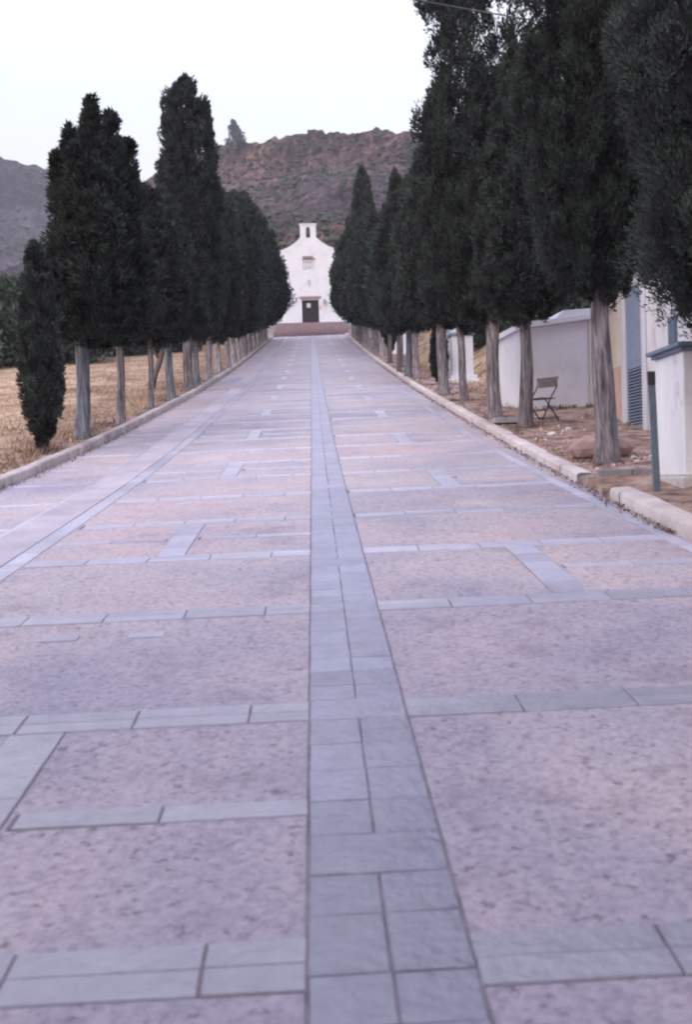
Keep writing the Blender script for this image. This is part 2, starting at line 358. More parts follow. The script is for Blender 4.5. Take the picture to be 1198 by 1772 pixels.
# ---- stone bands, tiles of real stone a few mm proud of the aggregate
rnd = random.Random(3)
def tiles(cells, name, m, th=.009, jb=True, gap=.006, gx=None, jt=.002):
    gx = gx or gap
    """cells: list of (x0,x1,y0,y1) - each one a stone with a chamfered rim"""
    V = []; Fc = []; tone = []
    for (x0, x1, y0, y1) in cells:
        j = lambda: rnd.uniform(-jt, jt)
        dz = rnd.uniform(-.0015, .0015); n = len(V); e = .003
        tone += [rnd.uniform(.88, 1.12)*(.60 if y0 < 3.4 else .68 if y0 < 5.3 else .84 if y0 < 7 else 1)]*9    # random tone per stone; nearer rows painted darker to imitate foreground shade and lost sheen
        out_ = [(x0+gx+j(), y0+gap+j()), (x1-gx+j(), y0+gap+j()), (x1-gx+j(), y1-gap+j()), (x0+gx+j(), y1-gap+j())]
        cx, cy = (x0+x1)/2, (y0+y1)/2
        for (x, y) in out_: V.append((x, y, S(x, y)-.01))
        for (x, y) in out_: V.append((x, y, S(x, y)+th+dz-.004))
        for (x, y) in out_:
            xx = x + (e if x < cx else -e); yy = y + (e if y < cy else -e); V.append((xx, yy, S(xx, yy)+th+dz))
        for q in (0, 4):
            for k in range(4): Fc.append((n+q+k, n+q+(k+1)%4, n+q+4+(k+1)%4, n+q+4+k))
        Fc.append((n+8, n+9, n+10, n+11))
    me = fast_mesh(name, V, Fc, m); at = me.attributes.new('tone', 'FLOAT', 'FACE'); at.data.foreach_set('value', tone)
    return tag(link(name, me), kind='structure')
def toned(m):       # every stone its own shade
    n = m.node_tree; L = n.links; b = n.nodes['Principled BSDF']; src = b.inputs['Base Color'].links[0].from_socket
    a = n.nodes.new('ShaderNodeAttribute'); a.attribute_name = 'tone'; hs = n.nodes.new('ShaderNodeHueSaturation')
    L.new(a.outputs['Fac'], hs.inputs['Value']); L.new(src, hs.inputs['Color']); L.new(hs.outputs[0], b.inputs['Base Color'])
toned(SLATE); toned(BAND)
cells = []; beds = []
def hband(x0, x1, yc, wd=.25, rows=2):
    beds.append((x0, x1, yc-wd/2+.004, yc+wd/2-.004)); xr_ = rnd.uniform(-.05, .05)
    for r in range(rows):
        x = x0 + xr_
        first = True
        while x < x1-.02:
            nx_ = min(x1, x + .5)
            if x1-nx_ < .12: nx_ = x1
            xs_ = max(x0, x)
            if nx_-xs_ > .03: cells.append((xs_, nx_, yc-wd/2+wd*r/rows, yc-wd/2+wd*(r+1)/rows))
            x = nx_
XS0, XS1 = -.06, .36
EB0, EB1 = 2.80, 2.93
k = -3
while 2.75+2.06*k < 113:
    y = 2.75+2.06*k
    hband(-2.36, XS0, y); hband(XS1, EB0, y - .02)
    hband(XL(y)+.02, -3.06, y, .16, 1)
    m3 = (k % 3)
    if m3 == 2:      # right link, band numbers 2-3
        beds.append((1.5, 1.74, y+.12, y+1.94))
        q = y+.125
        while q < y+1.92: cells.append((1.5, 1.74, q, min(q+.36, y+1.925))); q += .36
        hband(1.76, EB0, y+1.0, .14, 1)
    if m3 == 0:
        beds.append((-1.34, -1.1, y+.12, y+1.94))
        q = y+.125
        while q < y+1.92: cells.append((-1.34, -1.1, q, min(q+.36, y+1.925))); q += .36
        hband(-2.36, -1.36, y+1.0, .14, 1); hband(-1.08, XS0, y+1.0, .14, 1)
    if m3 == 1 or m3 == 0:
        for sx_ in (-1.62, -1.12):
            if m3 == 1: cells.append((sx_, sx_+.22, y+1.0+.5, y+1.62)); 
    k += 1
# long edge bands
def vband(x0, x1, y0, y1, ln=.5):
    beds.append((x0+.003, x1-.003, y0, y1)); y = y0
    while y < y1: cells.append((x0, x1, y, min(y+ln, y1))); y += ln
vband(EB0, EB1, -10, 113)
vband(-2.56, -2.38, -10, 113)
vband(-3.07, -3.0, -10, 113, .8)
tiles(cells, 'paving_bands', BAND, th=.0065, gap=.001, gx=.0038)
V = []; Fc = []
for (x0, x1, y0, y1) in beds:
    nn = max(1, int(abs(x1-x0)/.5)); mm_ = max(1, int(math.ceil((y1-y0)/.5)))
    n0 = len(V)
    for j in range(mm_+1):
        for i in range(nn+1):
            x = x0+(x1-x0)*i/nn; y = y0+(y1-y0)*j/mm_; V.append((x, y, S(x, y)+.003))
    for j in range(mm_):
        for i in range(nn): q = n0+j*(nn+1)+i; Fc.append((q, q+1, q+nn+2, q+nn+1))
tag(link('paving_joints', fast_mesh('paving_joints', V, Fc, BJOINT)), kind='structure')
# central strip: two columns, now and then one full-width stone
cells = []; y = -10.0; i = 0
yl = y
while y < 113:
    ln = rnd.choice([.22,.25,.28,.3,.24]); full = (rnd.random() < .10) if y > 5 or y < 2 else (3.0 < y < 3.3 or 4.5 < y < 4.8)
    if full: cells.append((XS0, XS1, y, y+ln))
    else:
        xm = .15
        cells.append((XS0, xm, y, y+ln)); cells.append((xm, XS1, y, y+ln))
    y += ln
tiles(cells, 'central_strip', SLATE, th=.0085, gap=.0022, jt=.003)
sheet('strip_joints', lambda y: XS0-.008, lambda y: XS1+.008, -10, 113, .0045, JOINT, 1)['kind'] = 'structure'
# gutter: shallow dished concrete channel
V = []; Fc = []; yy = list(np.arange(-10, 113, .5)); prof = [(-3.0,.008),(-2.95,.005),(-2.88,.003),(-2.72,.003),(-2.64,.003),(-2.562,.004)]
prof = [(x, z+.004) for x, z in prof]
for y in yy:
    for (x, dz) in prof: V.append((x, y, S(x, y)+dz))
for j in range(len(yy)-1):
    for i in range(len(prof)-1): q = j*len(prof)+i; Fc.append((q, q+1, q+len(prof)+1, q+len(prof)))
tag(link('gutter', fast_mesh('gutter', V, Fc, GUT, True)), kind='structure')

# ---- kerbs: rounded one-metre stones
def kerb(name, X, side, y0, y1, m, h=.145, wd=KW):
    V = []; Fc = []; y = y0
    pr = [(0,-.1),(.004,h*.80),(wd*.07,h*.95),(wd*.18,h),(wd*.82,h),(wd*.95,h*.93),(wd,h*.75),(wd,-.12)]
    while y < y1-.05:
        ye = min(y+1.0+rnd.uniform(-.05, .05), y1); dx = rnd.uniform(-.006, .006); dz = rnd.uniform(-.005, .005)
        secs = [y+.002, y+.012, y+.3*(ye-y), y+.65*(ye-y), ye-.012, ye-.002]; n0 = len(V)
        for si, yy in enumerate(secs):
            sh = .965 if si in (0, 5) else 1
            for (px, pz) in pr:
                x = X(yy)+side*(px+dx); c = noise.noise(Vector((px*9, yy*2.3, pz*9)))*.012
                V.append((x+c, yy, S(x, yy)+(pz*sh if pz > 0 else pz)+dz+c))
        for s_ in range(5):
            for i in range(len(pr)-1): q = n0+s_*8+i; Fc.append((q, q+1, q+9, q+8))
        for e0 in (n0, n0+40):
            Fc += [(e0, e0+1, e0+6, e0+7), (e0+1, e0+2, e0+5, e0+6), (e0+2, e0+3, e0+4, e0+5)]
        y = ye
    return tag(link(name, fast_mesh(name, V, Fc, m, True)), kind='structure')
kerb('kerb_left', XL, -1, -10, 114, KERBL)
kerb('kerb_right', XR, 1, GAPY1, 114, KERB, .12)
kerb('kerb_near', XR, 1, -8, GAPY0, KERB, .13, .25)
mb = MB()
for i in range(2): mb.box(XR(12.9)+.26+i*.42, XR(12.9)+.26+i*.42+.41, 12.88, 13.05, 1.1, 1.52+i*.004)
tag(mb.build('kerb_return', GREYST, bevel=.02), kind='structure')

# ------------------------------------------------------------ cypress crowns
def prof_r(t, kind):
    t = np.asarray(t, dtype=float)
    if kind == 'tall':     # long bullet with a blunt tip
        return np.minimum(1, np.sqrt(np.clip(t/.10, 0, 1))*1.0)*np.where(t < .30, .80+.2*t/.30, 1-((t-.30)/.70)**1.5*.62)*np.where(t > .95, np.sqrt(np.clip((1-t)/.05, 0, 1)), 1)
    if kind == 'column':
        return np.minimum(1, np.sqrt(np.clip(t/.10, 0, 1)))*np.where(t < .30, .88+.12*t/.30, 1-(np.clip((t-.30)/.70, 0, 1))**2.2*.42)*np.where(t > .93, np.sqrt(np.clip((1-t)/.07, 0, 1)), 1)
    if kind == 'spire':
        return np.sqrt(np.clip(t/.12, 0, 1))*np.clip(1-((t-.15)/.87), 0, 1)**.62*np.where(t > 0, 1, 1)
    if kind == 'egg':
        return np.sqrt(np.clip(1-((t-.38)/np.where(t < .38, .39, .64))**2, 0, 1))**.85
    if kind == 'slim':
        return np.clip(t/.20, 0.15, 1)**.6*np.sqrt(np.clip(1-((t-.25)/.76)**2*np.where(t > .25, 1, 0), 0, 1))
    if kind == 'wide':     # spreading skirt, several leaders
        return np.sqrt(np.clip(t/.09, 0, 1))*np.where(t < .25, .9+.1*t/.25, 1-((t-.25)/.75)*.68)*np.where(t > .70, np.clip((.90-t)/.20, 0, 1)**.6, 1)
def crown(name, H, R, kind, ncl, nlf, seed, thin=0, leaf=(.10,.04), m=None, open_top=.8, rc=.24, leaders=None, lobes=.10, gap=.0):
    g = np.random.default_rng(seed)
    t = g.random(ncl*4); keep = g.random(ncl*4) < (prof_r(t, kind)+.06)
    t = t[keep][:ncl]
    if thin: t = t[g.random(len(t)) > thin*np.clip((t-.5)/.3, 0, 1)]
    n = len(t)
    a = g.random(n)*2*np.pi
    ph = g.random(4)*6.28
    lob = 1+lobes*np.sin(3*a+ph[0]+t*4)+lobes*.7*np.sin(5*a+ph[1]-t*7)+lobes*.8*np.sin(t*23+ph[2]+2*a)
    rr = prof_r(t, kind)*R*lob
    q = np.where(g.random(n) < .74, g.uniform(.74, 1.06, n), g.uniform(.25, .74, n))
    rad = np.clip(rr - rc*.55, .02, None)*q
    C = np.stack([np.cos(a)*rad, np.sin(a)*rad, t*H], 1)
    s = rc*g.uniform(.45, 1.3, n)*np.clip(.45+prof_r(t, kind)*.7, .4, 1.1)
    if leaders:
        for (lx, ly, zb, zt, lw) in leaders:
            hl = zt-zb; m_ = 26; tt = g.random(m_); wl = lw*(1-tt**2*.8)
            aa = g.random(m_)*6.28
            C = np.vstack([C, np.stack([lx+np.cos(aa)*wl*.7, ly+np.sin(aa)*wl*.7, zb+tt*hl], 1)])
            s = np.concatenate([s, rc*.55*np.ones(m_)]); a = np.concatenate([a, aa])
    if gap:    # bare places where the sky shows through, mostly high up
        keep = np.ones(len(C), bool)
        for k in range(int(gap)):
            gc = np.array([0, 0, H*g.uniform(.62, 1)]); ga = g.random()*6.28; d = np.array([np.cos(ga), np.sin(ga)])
            off = np.abs((C[:, :2]@np.array([-d[1], d[0]])) - R*g.uniform(-.55, .55)); dz = np.abs(C[:, 2]-gc[2])
            keep &= ~((off < rc*.75) & (dz < rc*1.3))
        C, s, a = C[keep], s[keep], a[keep]
    n = len(C)
    # leaves on every clump: an upright flame-shaped tuft
    N = n*nlf; ci = np.repeat(np.arange(n), nlf)
    u = g.normal(size=(N, 3)); u /= np.linalg.norm(u, axis=1)[:, None]
    shell = g.uniform(.55, 1.05, N)
    pos = C[ci] + u*shell[:, None]*s[ci][:, None]*np.array([.8, .8, 1.35])
    outw = np.stack([np.cos(a)[ci], np.sin(a)[ci], np.zeros(N)], 1)
    d = u*.55 + outw*.35 + np.array([0, 0, .75]) + g.normal(size=(N, 3))*.28
    d /= np.linalg.norm(d, axis=1)[:, None]
    sd_ = np.cross(d, g.normal(size=(N, 3))); sd_ /= np.linalg.norm(sd_, axis=1)[:, None]
    L = leaf[0]*g.uniform(.6, 1.4, N)[:, None]; W = leaf[1]*g.uniform(.6, 1.3, N)[:, None]
    v0 = pos; v2 = pos+d*L; v1 = pos+d*L*.42+sd_*W; v3 = pos+d*L*.42-sd_*W
    V = np.stack([v0, v1, v2, v3], 1).reshape(-1, 3)
    V[:, 2] = np.maximum(V[:, 2], -.25*0 - .3)
    Fq = np.arange(N*4).reshape(N, 4)
    # inner mass of twigs, ragged, keeps the crown opaque below the thin top
    nr, ns = 22, 14; cv = []
    for i in range(nr):
        tt = .03+open_top*.95*i/(nr-1)
        for k in range(ns):
            aa = 2*math.pi*k/ns; r = float(prof_r(tt, kind))*R*(.50+.14*noise.noise(Vector((math.cos(aa)*2, math.sin(aa)*2, tt*H*1.5+seed))))
            if i in (0, nr-1): r *= .15
            cv.append((math.cos(aa)*r, math.sin(aa)*r, tt*H+.1*noise.noise(Vector((aa*2, tt*30, seed)))))
    cf = [(i*ns+k, i*ns+(k+1)%ns, (i+1)*ns+(k+1)%ns, (i+1)*ns+k) for i in range(nr-1) for k in range(ns)]
    cf = np.array(cf)+len(V); V = np.vstack([V, np.array(cv)]); Fq = np.vstack([Fq, cf])
    return fast_mesh(name, V, Fq, m or FOL)

def trunk(name, h, r0, r1, seed, lean=(0,0), fork=0, m=None, n=18, nr=26):
    V = []; Fc = []
    cl = []
    for i in range(nr):
        t = i/(nr-1); z = -.12+t*(h+.12)
        cx = lean[0]*t + .03*math.sin(t*5+seed); cy = lean[1]*t + .03*math.cos(t*4+seed*2)
        fl = 1+.32*math.exp(-max(z, 0)/.14); r = (r0+(r1-r0)*t)*fl; cl.append((cx, cy, z))
        for k in range(n):
            a = 2*math.pi*k/n
            rr = r*(1+.13*noise.noise(Vector((math.cos(a)*2.2, math.sin(a)*2.2, z*.7+seed)))+.10*noise.noise(Vector((math.cos(a)*6, math.sin(a)*6, z*1.2+seed*3))) + .08*math.sin(4*a+seed+z*.5)*math.exp(-max(z,0)/.6))
            V.append((cx+math.cos(a)*rr, cy+math.sin(a)*rr, z))
    for i in range(nr-1):
        for k in range(n): Fc.append((i*n+k, i*n+(k+1)%n, (i+1)*n+(k+1)%n, (i+1)*n+k))
    mb = MB(); mb.v = V; mb.f = Fc
    g = random.Random(seed); x, y, z = cl[int(nr*.8)]
    for k in range(fork):
        a = g.uniform(0, 6.28) if k else .15; zz = h*g.uniform(.74, .9); ln = g.uniform(.7, 1.2)
        p0 = Vector((lean[0]*zz/h, lean[1]*zz/h, zz)); dr = Vector((math.cos(a)*.6, math.sin(a)*.6, .9))
        mb.tube([p0, p0+dr*ln*.35, p0+dr*ln*.7+Vector((0,0,.08)), p0+dr*ln+Vector((0,0,.3))], [r1*.62, r1*.5, r1*.4, r1*.25], 8)
    return mb.build(name, m or BARK, smooth=True).data

def detach(me):           # drop the helper object the builder linked, keep its mesh
    for o in [o for o in bpy.data.objects if o.data == me]: bpy.data.objects.remove(o)
    return me

CR = {
 'near':  (crown('crown_a', 7.2, 1.12, 'tall', 1300, 260, 11, leaf=(.06,.0105), rc=.18, gap=12, open_top=.5, thin=.3), 7.2, 1.12),
 'over':  (crown('crown_b', 7.5, 1.45, 'tall', 1900, 300, 12, leaf=(.055,.0075), rc=.19, open_top=.9), 7.5, 1.45),
 'mass':  (crown('crown_c', 8.0, 1.45, 'column', 1250, 150, 13, leaf=(.085,.016), rc=.22, gap=20, open_top=.50, thin=.2, lobes=.14), 8.0, 1.45),
 'spire': (crown('crown_d', 5.2, 1.0, 'spire', 800, 150, 14, leaf=(.085,.017), rc=.20, open_top=.8), 5.2, 1.0),
 'wide':  (crown('crown_e', 5.3, .98, 'wide', 860, 120, 15, leaf=(.10,.019), rc=.18, leaders=[(0,0,3.5,5.3,.22),(-.40,.1,3.5,4.75,.13),(.34,-.1,3.5,4.85,.18),(.56,.1,3.2,4.35,.12),(-.2,.2,3.5,4.5,.12),(-.58,0,3.1,4.1,.12)], open_top=.66, gap=2, thin=.0), 5.3, .98),
 'tower': (crown('crown_f', 9.6, 1.25, 'column', 1100, 110, 16, leaf=(.13,.028), rc=.23, open_top=.66, gap=10, thin=.1, lobes=.07), 9.6, 1.25),
 'slim':  (crown('crown_g', 4.0, .42, 'slim', 420, 120, 17, leaf=(.08,.015), rc=.12, open_top=.7, lobes=.05), 4.0, .42),
 'far1':  (crown('crown_h', 8.0, 1.9, 'egg', 520, 90, 18, leaf=(.22,.055), rc=.42, open_top=.75), 8.0, 1.9),
 'far2':  (crown('crown_i', 8.0, 1.8, 'spire', 480, 90, 19, leaf=(.22,.055), rc=.42, open_top=.75), 8.0, 1.8),
 'far3':  (crown('crown_j', 8.0, 1.9, 'egg', 520, 90, 20, leaf=(.22,.055), rc=.46, open_top=.7), 8.0, 1.9),
 'green': (crown('crown_k', 6.0, 1.1, 'egg', 420, 90, 21, leaf=(.18,.045), rc=.32, m=FOLG), 6.0, 1.1),
 'mid':   (crown('crown_l', 6.0, 1.2, 'egg', 600, 110, 22, leaf=(.13,.03), rc=.28), 6.0, 1.2),
}
TR = {
 'big':   (detach(trunk('trunk_a', 2.6, .142, .105, 1, (.02,0), fork=4)), 2.6),
 'plain': (detach(trunk('trunk_b', 2.4, .13, .10, 2)), 2.4),
 'burl':  (detach(trunk('trunk_c', 2.5, .145, .125, 3, (-.02,0))), 2.5),
 'thin':  (detach(trunk('trunk_d', 2.4, .10, .08, 4, (-.16,0))), 2.4),
 'pale':  (detach(trunk('trunk_e', 2.4, .15, .125, 5, m=BARKB)), 2.4),
 'light': (detach(trunk('trunk_g', 2.4, .15, .13, 7, m=BARKP)), 2.4),
 'rod':   (detach(trunk('trunk_f', 1.2, .05, .045, 6)), 1.2),
}
n_tree = {'L': 0, 'R': 0}
ORD = ['first','second','third','fourth','fifth','sixth','seventh','eighth','ninth','tenth','eleventh','twelfth','thirteenth','fourteenth',
       'fifteenth','sixteenth','seventeenth','eighteenth','nineteenth','twentieth','twenty-first','twenty-second','twenty-third','twenty-fourth','twenty-fifth']
trg = random.Random(21)
def tree(side, x, y, h, r, ck, tk, cb=1.75, tr=None, off=(0,0), desc='dark cypress with bare grey trunk', rz=None, label=None):
    z = G(x, y)
    lab = label or ('%s, %s from the camera, %s row' % (desc, ORD[n_tree[side]], 'left' if side == 'L' else 'right'))
    n_tree[side] += 1
    e = empty('cypress_tree', (x, y, z), trg.uniform(0, 6.28) if rz is None else rz, label=lab, cat='tree',
              group='cypresses lining the %s side of the paved way' % ('left' if side == 'L' else 'right'))
    me, H, Rr = CR[ck]; c = link('crown', me, e, (off[0], off[1], cb)); c.scale = (r/Rr, r/Rr, (h-cb)/H)
    tm, th_ = TR[tk]; t = link('trunk', tm, e); s = tr or 1; t.scale = (s, s, (cb+.55)/th_)
    return e
Lr = 'L'
tree('L', -4.82, 19.7, 3.7, .37, 'slim', 'thin', .14, .6, desc='narrow young cypress clothed almost to the ground')
tree('L', -4.66, 22.35, 6.80, 1.18, 'wide', 'pale', 1.85, 1.0, desc='broad cypress with ragged many-pointed top', rz=0, off=(.40, 0))
tree('L', -4.40, 25.25, 6.2, 1.0, 'spire', 'plain', 1.95, .8, desc='cypress with slender dark trunk')
tree('L', -4.52, 30.8, 6.0, 1.15, 'mid', 'plain', 1.8, .7)
tree('L', -4.44, 34.45, 6.6, 1.2, 'spire', 'pale', 1.8, .9, desc='cypress with light grey trunk')
tree('L', -4.41, 39.55, 11.0, 1.14, 'tower', 'burl', 1.9, 1.3, off=(.2, .0), rz=0, desc='tallest column-shaped cypress with thick trunk')
tree('L', -4.40, 42.0, 7.2, 1.2, 'mid', 'pale', 1.8, .8)
for (y, h, r, ck, s) in [(46.05,7.9,1.35,'mid',.8),(51.65,8.2,1.4,'far3',.9),(56,8.5,1.5,'far1',.8),(60.2,9.0,1.5,'far3',1.1),(64.8,9.4,1.6,'far2',.8),
                      (69.5,10.2,1.7,'far1',1.1),(74,9.9,1.7,'far3',.9),(78.1,10.3,1.8,'far1',1.0),(82.6,9.6,1.8,'far2',1.0),(87.3,9.8,2.0,'far1',1.1),
                      (92,9.2,2.0,'far3',1),(97,9.3,2.1,'far1',1),(102,8.8,2.25,'far1',1.1),(107,8.3,2.15,'far3',1)]:
    tree('L', -4.36+trg.uniform(-.1,.1), y, h, r, ck, trg.choice(['light','light','burl','light']), 1.75, s*1.15)
tree('R', 4.3, 10.0, 9.0, 1.46, 'over', 'big', 1.30, .9, label='large cypress whose crown fills the right edge of the picture, nearest of the right row', rz=1.0)
tree('R', 3.72, 14.05, 9.2, .93, 'near', 'big', 2.05, 1.0, desc='cypress with thick furrowed trunk before a low boulder', rz=.0)
tree('R', 3.92, 20.2, 7.0, .95, 'spire', 'plain', 1.95, .95, desc='cypress beside the folding chair')
tree('R', 3.74, 22.6, 10.4, 1.30, 'mass', 'burl', 2.0, 1.0, desc='high cypress with gappy crown', rz=0, off=(-.10, 0))
tree('R', 3.9, 28.05, 7.2, 1.05, 'spire', 'thin', 1.8, 1.05, desc='cypress with thin leaning trunk', rz=0)
tree('R', 3.68, 31.0, 6.9, 1.2, 'mid', 'burl', 1.95, 1.0, desc='cypress with thick grey trunk near the white shrine')
tree('R', 4.2, 36.5, 2.1, .30, 'slim', 'rod', .12, 1, desc='shrub-sized young cypress without visible trunk')
tree('R', 3.81, 40.2, 7.6, 1.2, 'spire', 'plain', 1.8, .8)
tree('R', 3.72, 42.3, 7.0, 1.15, 'mid', 'pale', 1.8, .9)
tree('R', 3.66, 46.35, 6.2, 1.15, 'green', 'plain', 1.7, .7, desc='greener bushy cypress with bare grey trunk')
tree('R', 4.1, 50.5, 9.0, 1.2, 'spire', 'plain', 1.8, .8, desc='pointed cypress with bare grey trunk')
tree('R', 3.9, 55, 6.6, 1.3, 'green', 'plain', 1.8, .9, desc='greener cypress with bare grey trunk')
tree('R', 4.25, 59.45, 5.2, .55, 'slim', 'rod', .55, 1, desc='narrow young cypress on a thin stem')
for (y, h, r, ck, s) in [(64,8.0,1.4,'far3',.9),(68.5,8.0,1.5,'far1',1),(73,8.5,1.5,'far3',.9),(77.2,12.3,1.75,'far2',1.1),(82,9,1.7,'far1',1),
                      (87,9,1.7,'far3',1),(92,9.4,1.8,'far1',1),(97,9.6,1.8,'far2',1),(102,9.4,1.8,'far1',1),(107,8.8,1.7,'far3',1)]:
    tree('R', 3.98+trg.uniform(-.1,.1), y, h, r, ck, trg.choice(['light','light','burl','light']), 1.75, s*1.1,
         desc='tall pointed cypress rising above its neighbours' if y == 77.2 else 'dark cypress with bare grey trunk')

# unseen cypresses added beside and behind the viewpoint to shade the near paving
for (x, y, lab) in [(4.6,4.5,'unseen cypress added for shade just right of the viewpoint'),(4.6,-.5,'unseen cypress added for shade right of and behind the viewpoint'),
                    (-4.8,4,'unseen cypress added for shade just left of the viewpoint'),(-4.8,-1,'unseen cypress added for shade left of and behind the viewpoint')]:
    e = tree('R', x, y, 9.3, 1.75, 'over', 'big', 1.8, label=lab)
    e['group'] = 'unseen cypresses added to shade the near paving'
# ------------------------------------------------------------ chapel
CY = 128.0; Z0 = 19.45
ch = empty('chapel', (0, CY, Z0), label='white chapel with curved gable and bell arch at the head of the steps', cat='chapel')
def arc(p0, p1, sag, n=10):
    pts = []
    for i in range(n+1):
        t = i/n; x = p0[0]+(p1[0]-p0[0])*t; z = p0[1]+(p1[1]-p0[1])*t
        pts.append((x, z - sag*4*t*(1-t)*(.6+.4*t)))
    return pts
hs = 8.45; hb = 10.0
left = arc((-4.2, hs), (-.98, hb), .42)
right = [(-x, z) for x, z in reversed(left)]
# facade with the door opening as a real recess: three prisms butted together
mb = MB()
mb.prism([(-4.2,-.3)] + left + [(-.98,2.85),(-.98,-.3)], 0, .5)
mb.prism([(.98,-.3),(.98,2.85)] + [(.98,hb)] + right[1:] + [(4.2,-.3)], 0, .5)
mb.prism([(-.98,2.85),(-.98,hb),(-.74,hb),(-.74,7.6),(-.74,6.2),(-.74,2.85)], 0, .5)
mb.prism([(.74,2.85),(.74,hb),(.98,hb),(.98,2.85)], 0, .5)
mb.prism([(-.74,2.85),(-.74,6.2),(.74,6.2),(.74,2.85)], 0, .5)
mb.prism([(-.74,7.62),(-.74,hb),(.74,hb),(.74,7.62)], 0, .5)
mb.build('facade', WHT, ch)
mb = MB()          # bell cote with an open arch
mb.box(-.92,-.24,.02,.52,hb,hb+1.05); mb.box(.24,.92,.02,.52,hb,hb+1.05)
ar = [(.24*math.cos(a), hb+1.05+.24*math.sin(a)) for a in [math.pi*i/10 for i in range(11)]]
mb.prism([(.92,hb+1.05)] + ar + [(-.92,hb+1.05),(-.92,hb+1.5),(.92,hb+1.5)], .02, .52)
bc = mb.build('bell_cote', WHT, ch)
mb = MB(); mb.box(-1.03,1.03,-.06,.6,hb+1.5,hb+1.64); mb.build('cap_moulding', WHT, bc)
mb = MB(); mb.tube([(0,.27,hb+1.0),(0,.27,hb+.93),(0,.27,hb+.72),(0,.27,hb+.62)], [.03,.09,.12,.17], 12); mb.build('bell', DMETAL, bc)
mb = MB(); mb.box(-3.9,3.9,.5,15,-.3,7.5); mb.build('wall', WHT, ch)
mb = MB(); mb.prism([(-4.1,7.5),(0,9.3),(4.1,7.5)], .52, 15.2); mb.build('roof', TERRA, ch)
mb = MB(); mb.box(-.74,.74,.22,.3,0,2.85); dr_ = MB(); 
d = MB(); d.box(-.97,.97,.20,.26,0,2.84); door = d.build('door', DARKD, ch)
for sx_ in (-1, 1):
    for zz in (.25, 1.15, 2.0):
        p = MB(); p.box(min(sx_*.12,sx_*.82), max(sx_*.12,sx_*.82), .17, .198, zz, zz+.68); p.build('door_panel', DARKD, door, bevel=.01)
p = MB(); p.box(-.42,.02,.13,.165,2.0,2.5); p.build('notice', RUB, door)
mb = MB(); mb.box(-1.25,1.25,-.12,-.003,3.08,3.26); mb.box(-1.1,1.1,-.06,-.003,2.93,3.08); mb.build('door_cornice', CORN, ch)
mb = MB(); mb.box(-.72,.46,-.06,.52,7.62,7.9); mb.box(.46,.74,.0,.5,7.62,7.63); mb.build('window_lintel', BRICK, ch)
mb = MB(); mb.box(-.735,.735,.18,.3,6.2,7.61)
wn = mb.build('window', WHT, ch)
mb = MB()
for i in range(5):
    for j in range(6):
        if (i+j) % 2 == 0 or rnd.random() < .3: mb.box(-.5+i*.2,-.34+i*.2,.14,.18,6.35+j*.2,6.5+j*.2)
mb.build('grille', GRLT, wn)
mb = MB(); mb.prism([(.24*math.cos(a)-.05, 4.85+.38*math.sin(a)) for a in [2*math.pi*i/14 for i in range(14)]], -.04, -.004); mb.build('plaque', GRLT, ch)
la = MB(); la.box(1.62,1.72,-.28,-.003,2.85,2.9); la.prism([(1.55,2.3),(1.79,2.3),(1.85,2.8),(1.49,2.8)], -.38, -.14); la.build('wall_lantern', GREYST, ch)
la = MB(); la.box(2.75,3.5,-.06,-.004,2.6,3.1); la.build('notice_board', BLUE, ch)
la = MB(); la.box(2.75,3.5,-.05,-.004,2.12,2.58); la.build('poster', mat('orange_paper', [(.3,(.55,.32,.2)),(.7,(.7,.6,.5))], 3, 4), ch)
la = MB(); la.box(1.02,1.24,-.05,-.004,1.75,2.15); la.build('poster', SALMON, ch)
tag(MB().build('unused', WHT), kind='structure') if False else None
# low white terrace walls either side of the chapel foot
for sx_, nm in ((-1, 'left'), (1, 'right')):
    mb = MB(); xa, xb = (4.25, 7.6); x0, x1 = (sx_*xa, sx_*xb) if sx_ > 0 else (sx_*xb, sx_*xa)
    e = empty('terrace_wall', ((x0+x1)/2, CY-1.2, Z0-.6), label='low white wall closing the terrace on the %s of the chapel' % nm, cat='wall')
    mb.box(-(x1-x0)/2, (x1-x0)/2, 0, .3, 0, 1.5); mb.build('wall', WHT, e, bevel=.02)
    mb = MB(); mb.box(-(x1-x0)/2-.05, (x1-x0)/2+.05, -.05, .35, 1.503, 1.58); mb.build('coping', WHT, e)
# steps
st = MB(); ns_ = 19; ya, yb = 113.4, 125.2; za = S(0, 113.4)
for i in range(ns_):
    y0 = ya+(yb-ya)*i/ns_; z1 = za+(Z0-.22-za)*(i+1)/ns_; st.box(-3.9+.01*(i%2), 3.9-.01*(i%2), y0, 126.5+.01*i, z1-.5, z1)
s_ob = st.build('steps', BRICK); tag(s_ob, 'broad flight of red brick steps below the chapel door', 'steps')
mb = MB(); mb.box(-8,8,125.3,131,Z0-1.6,Z0-.205); mb.box(-4.25,4.25,126.9,128.0,Z0-.2,Z0-.02)
tag(mb.build('terrace', GREYST), kind='structure')

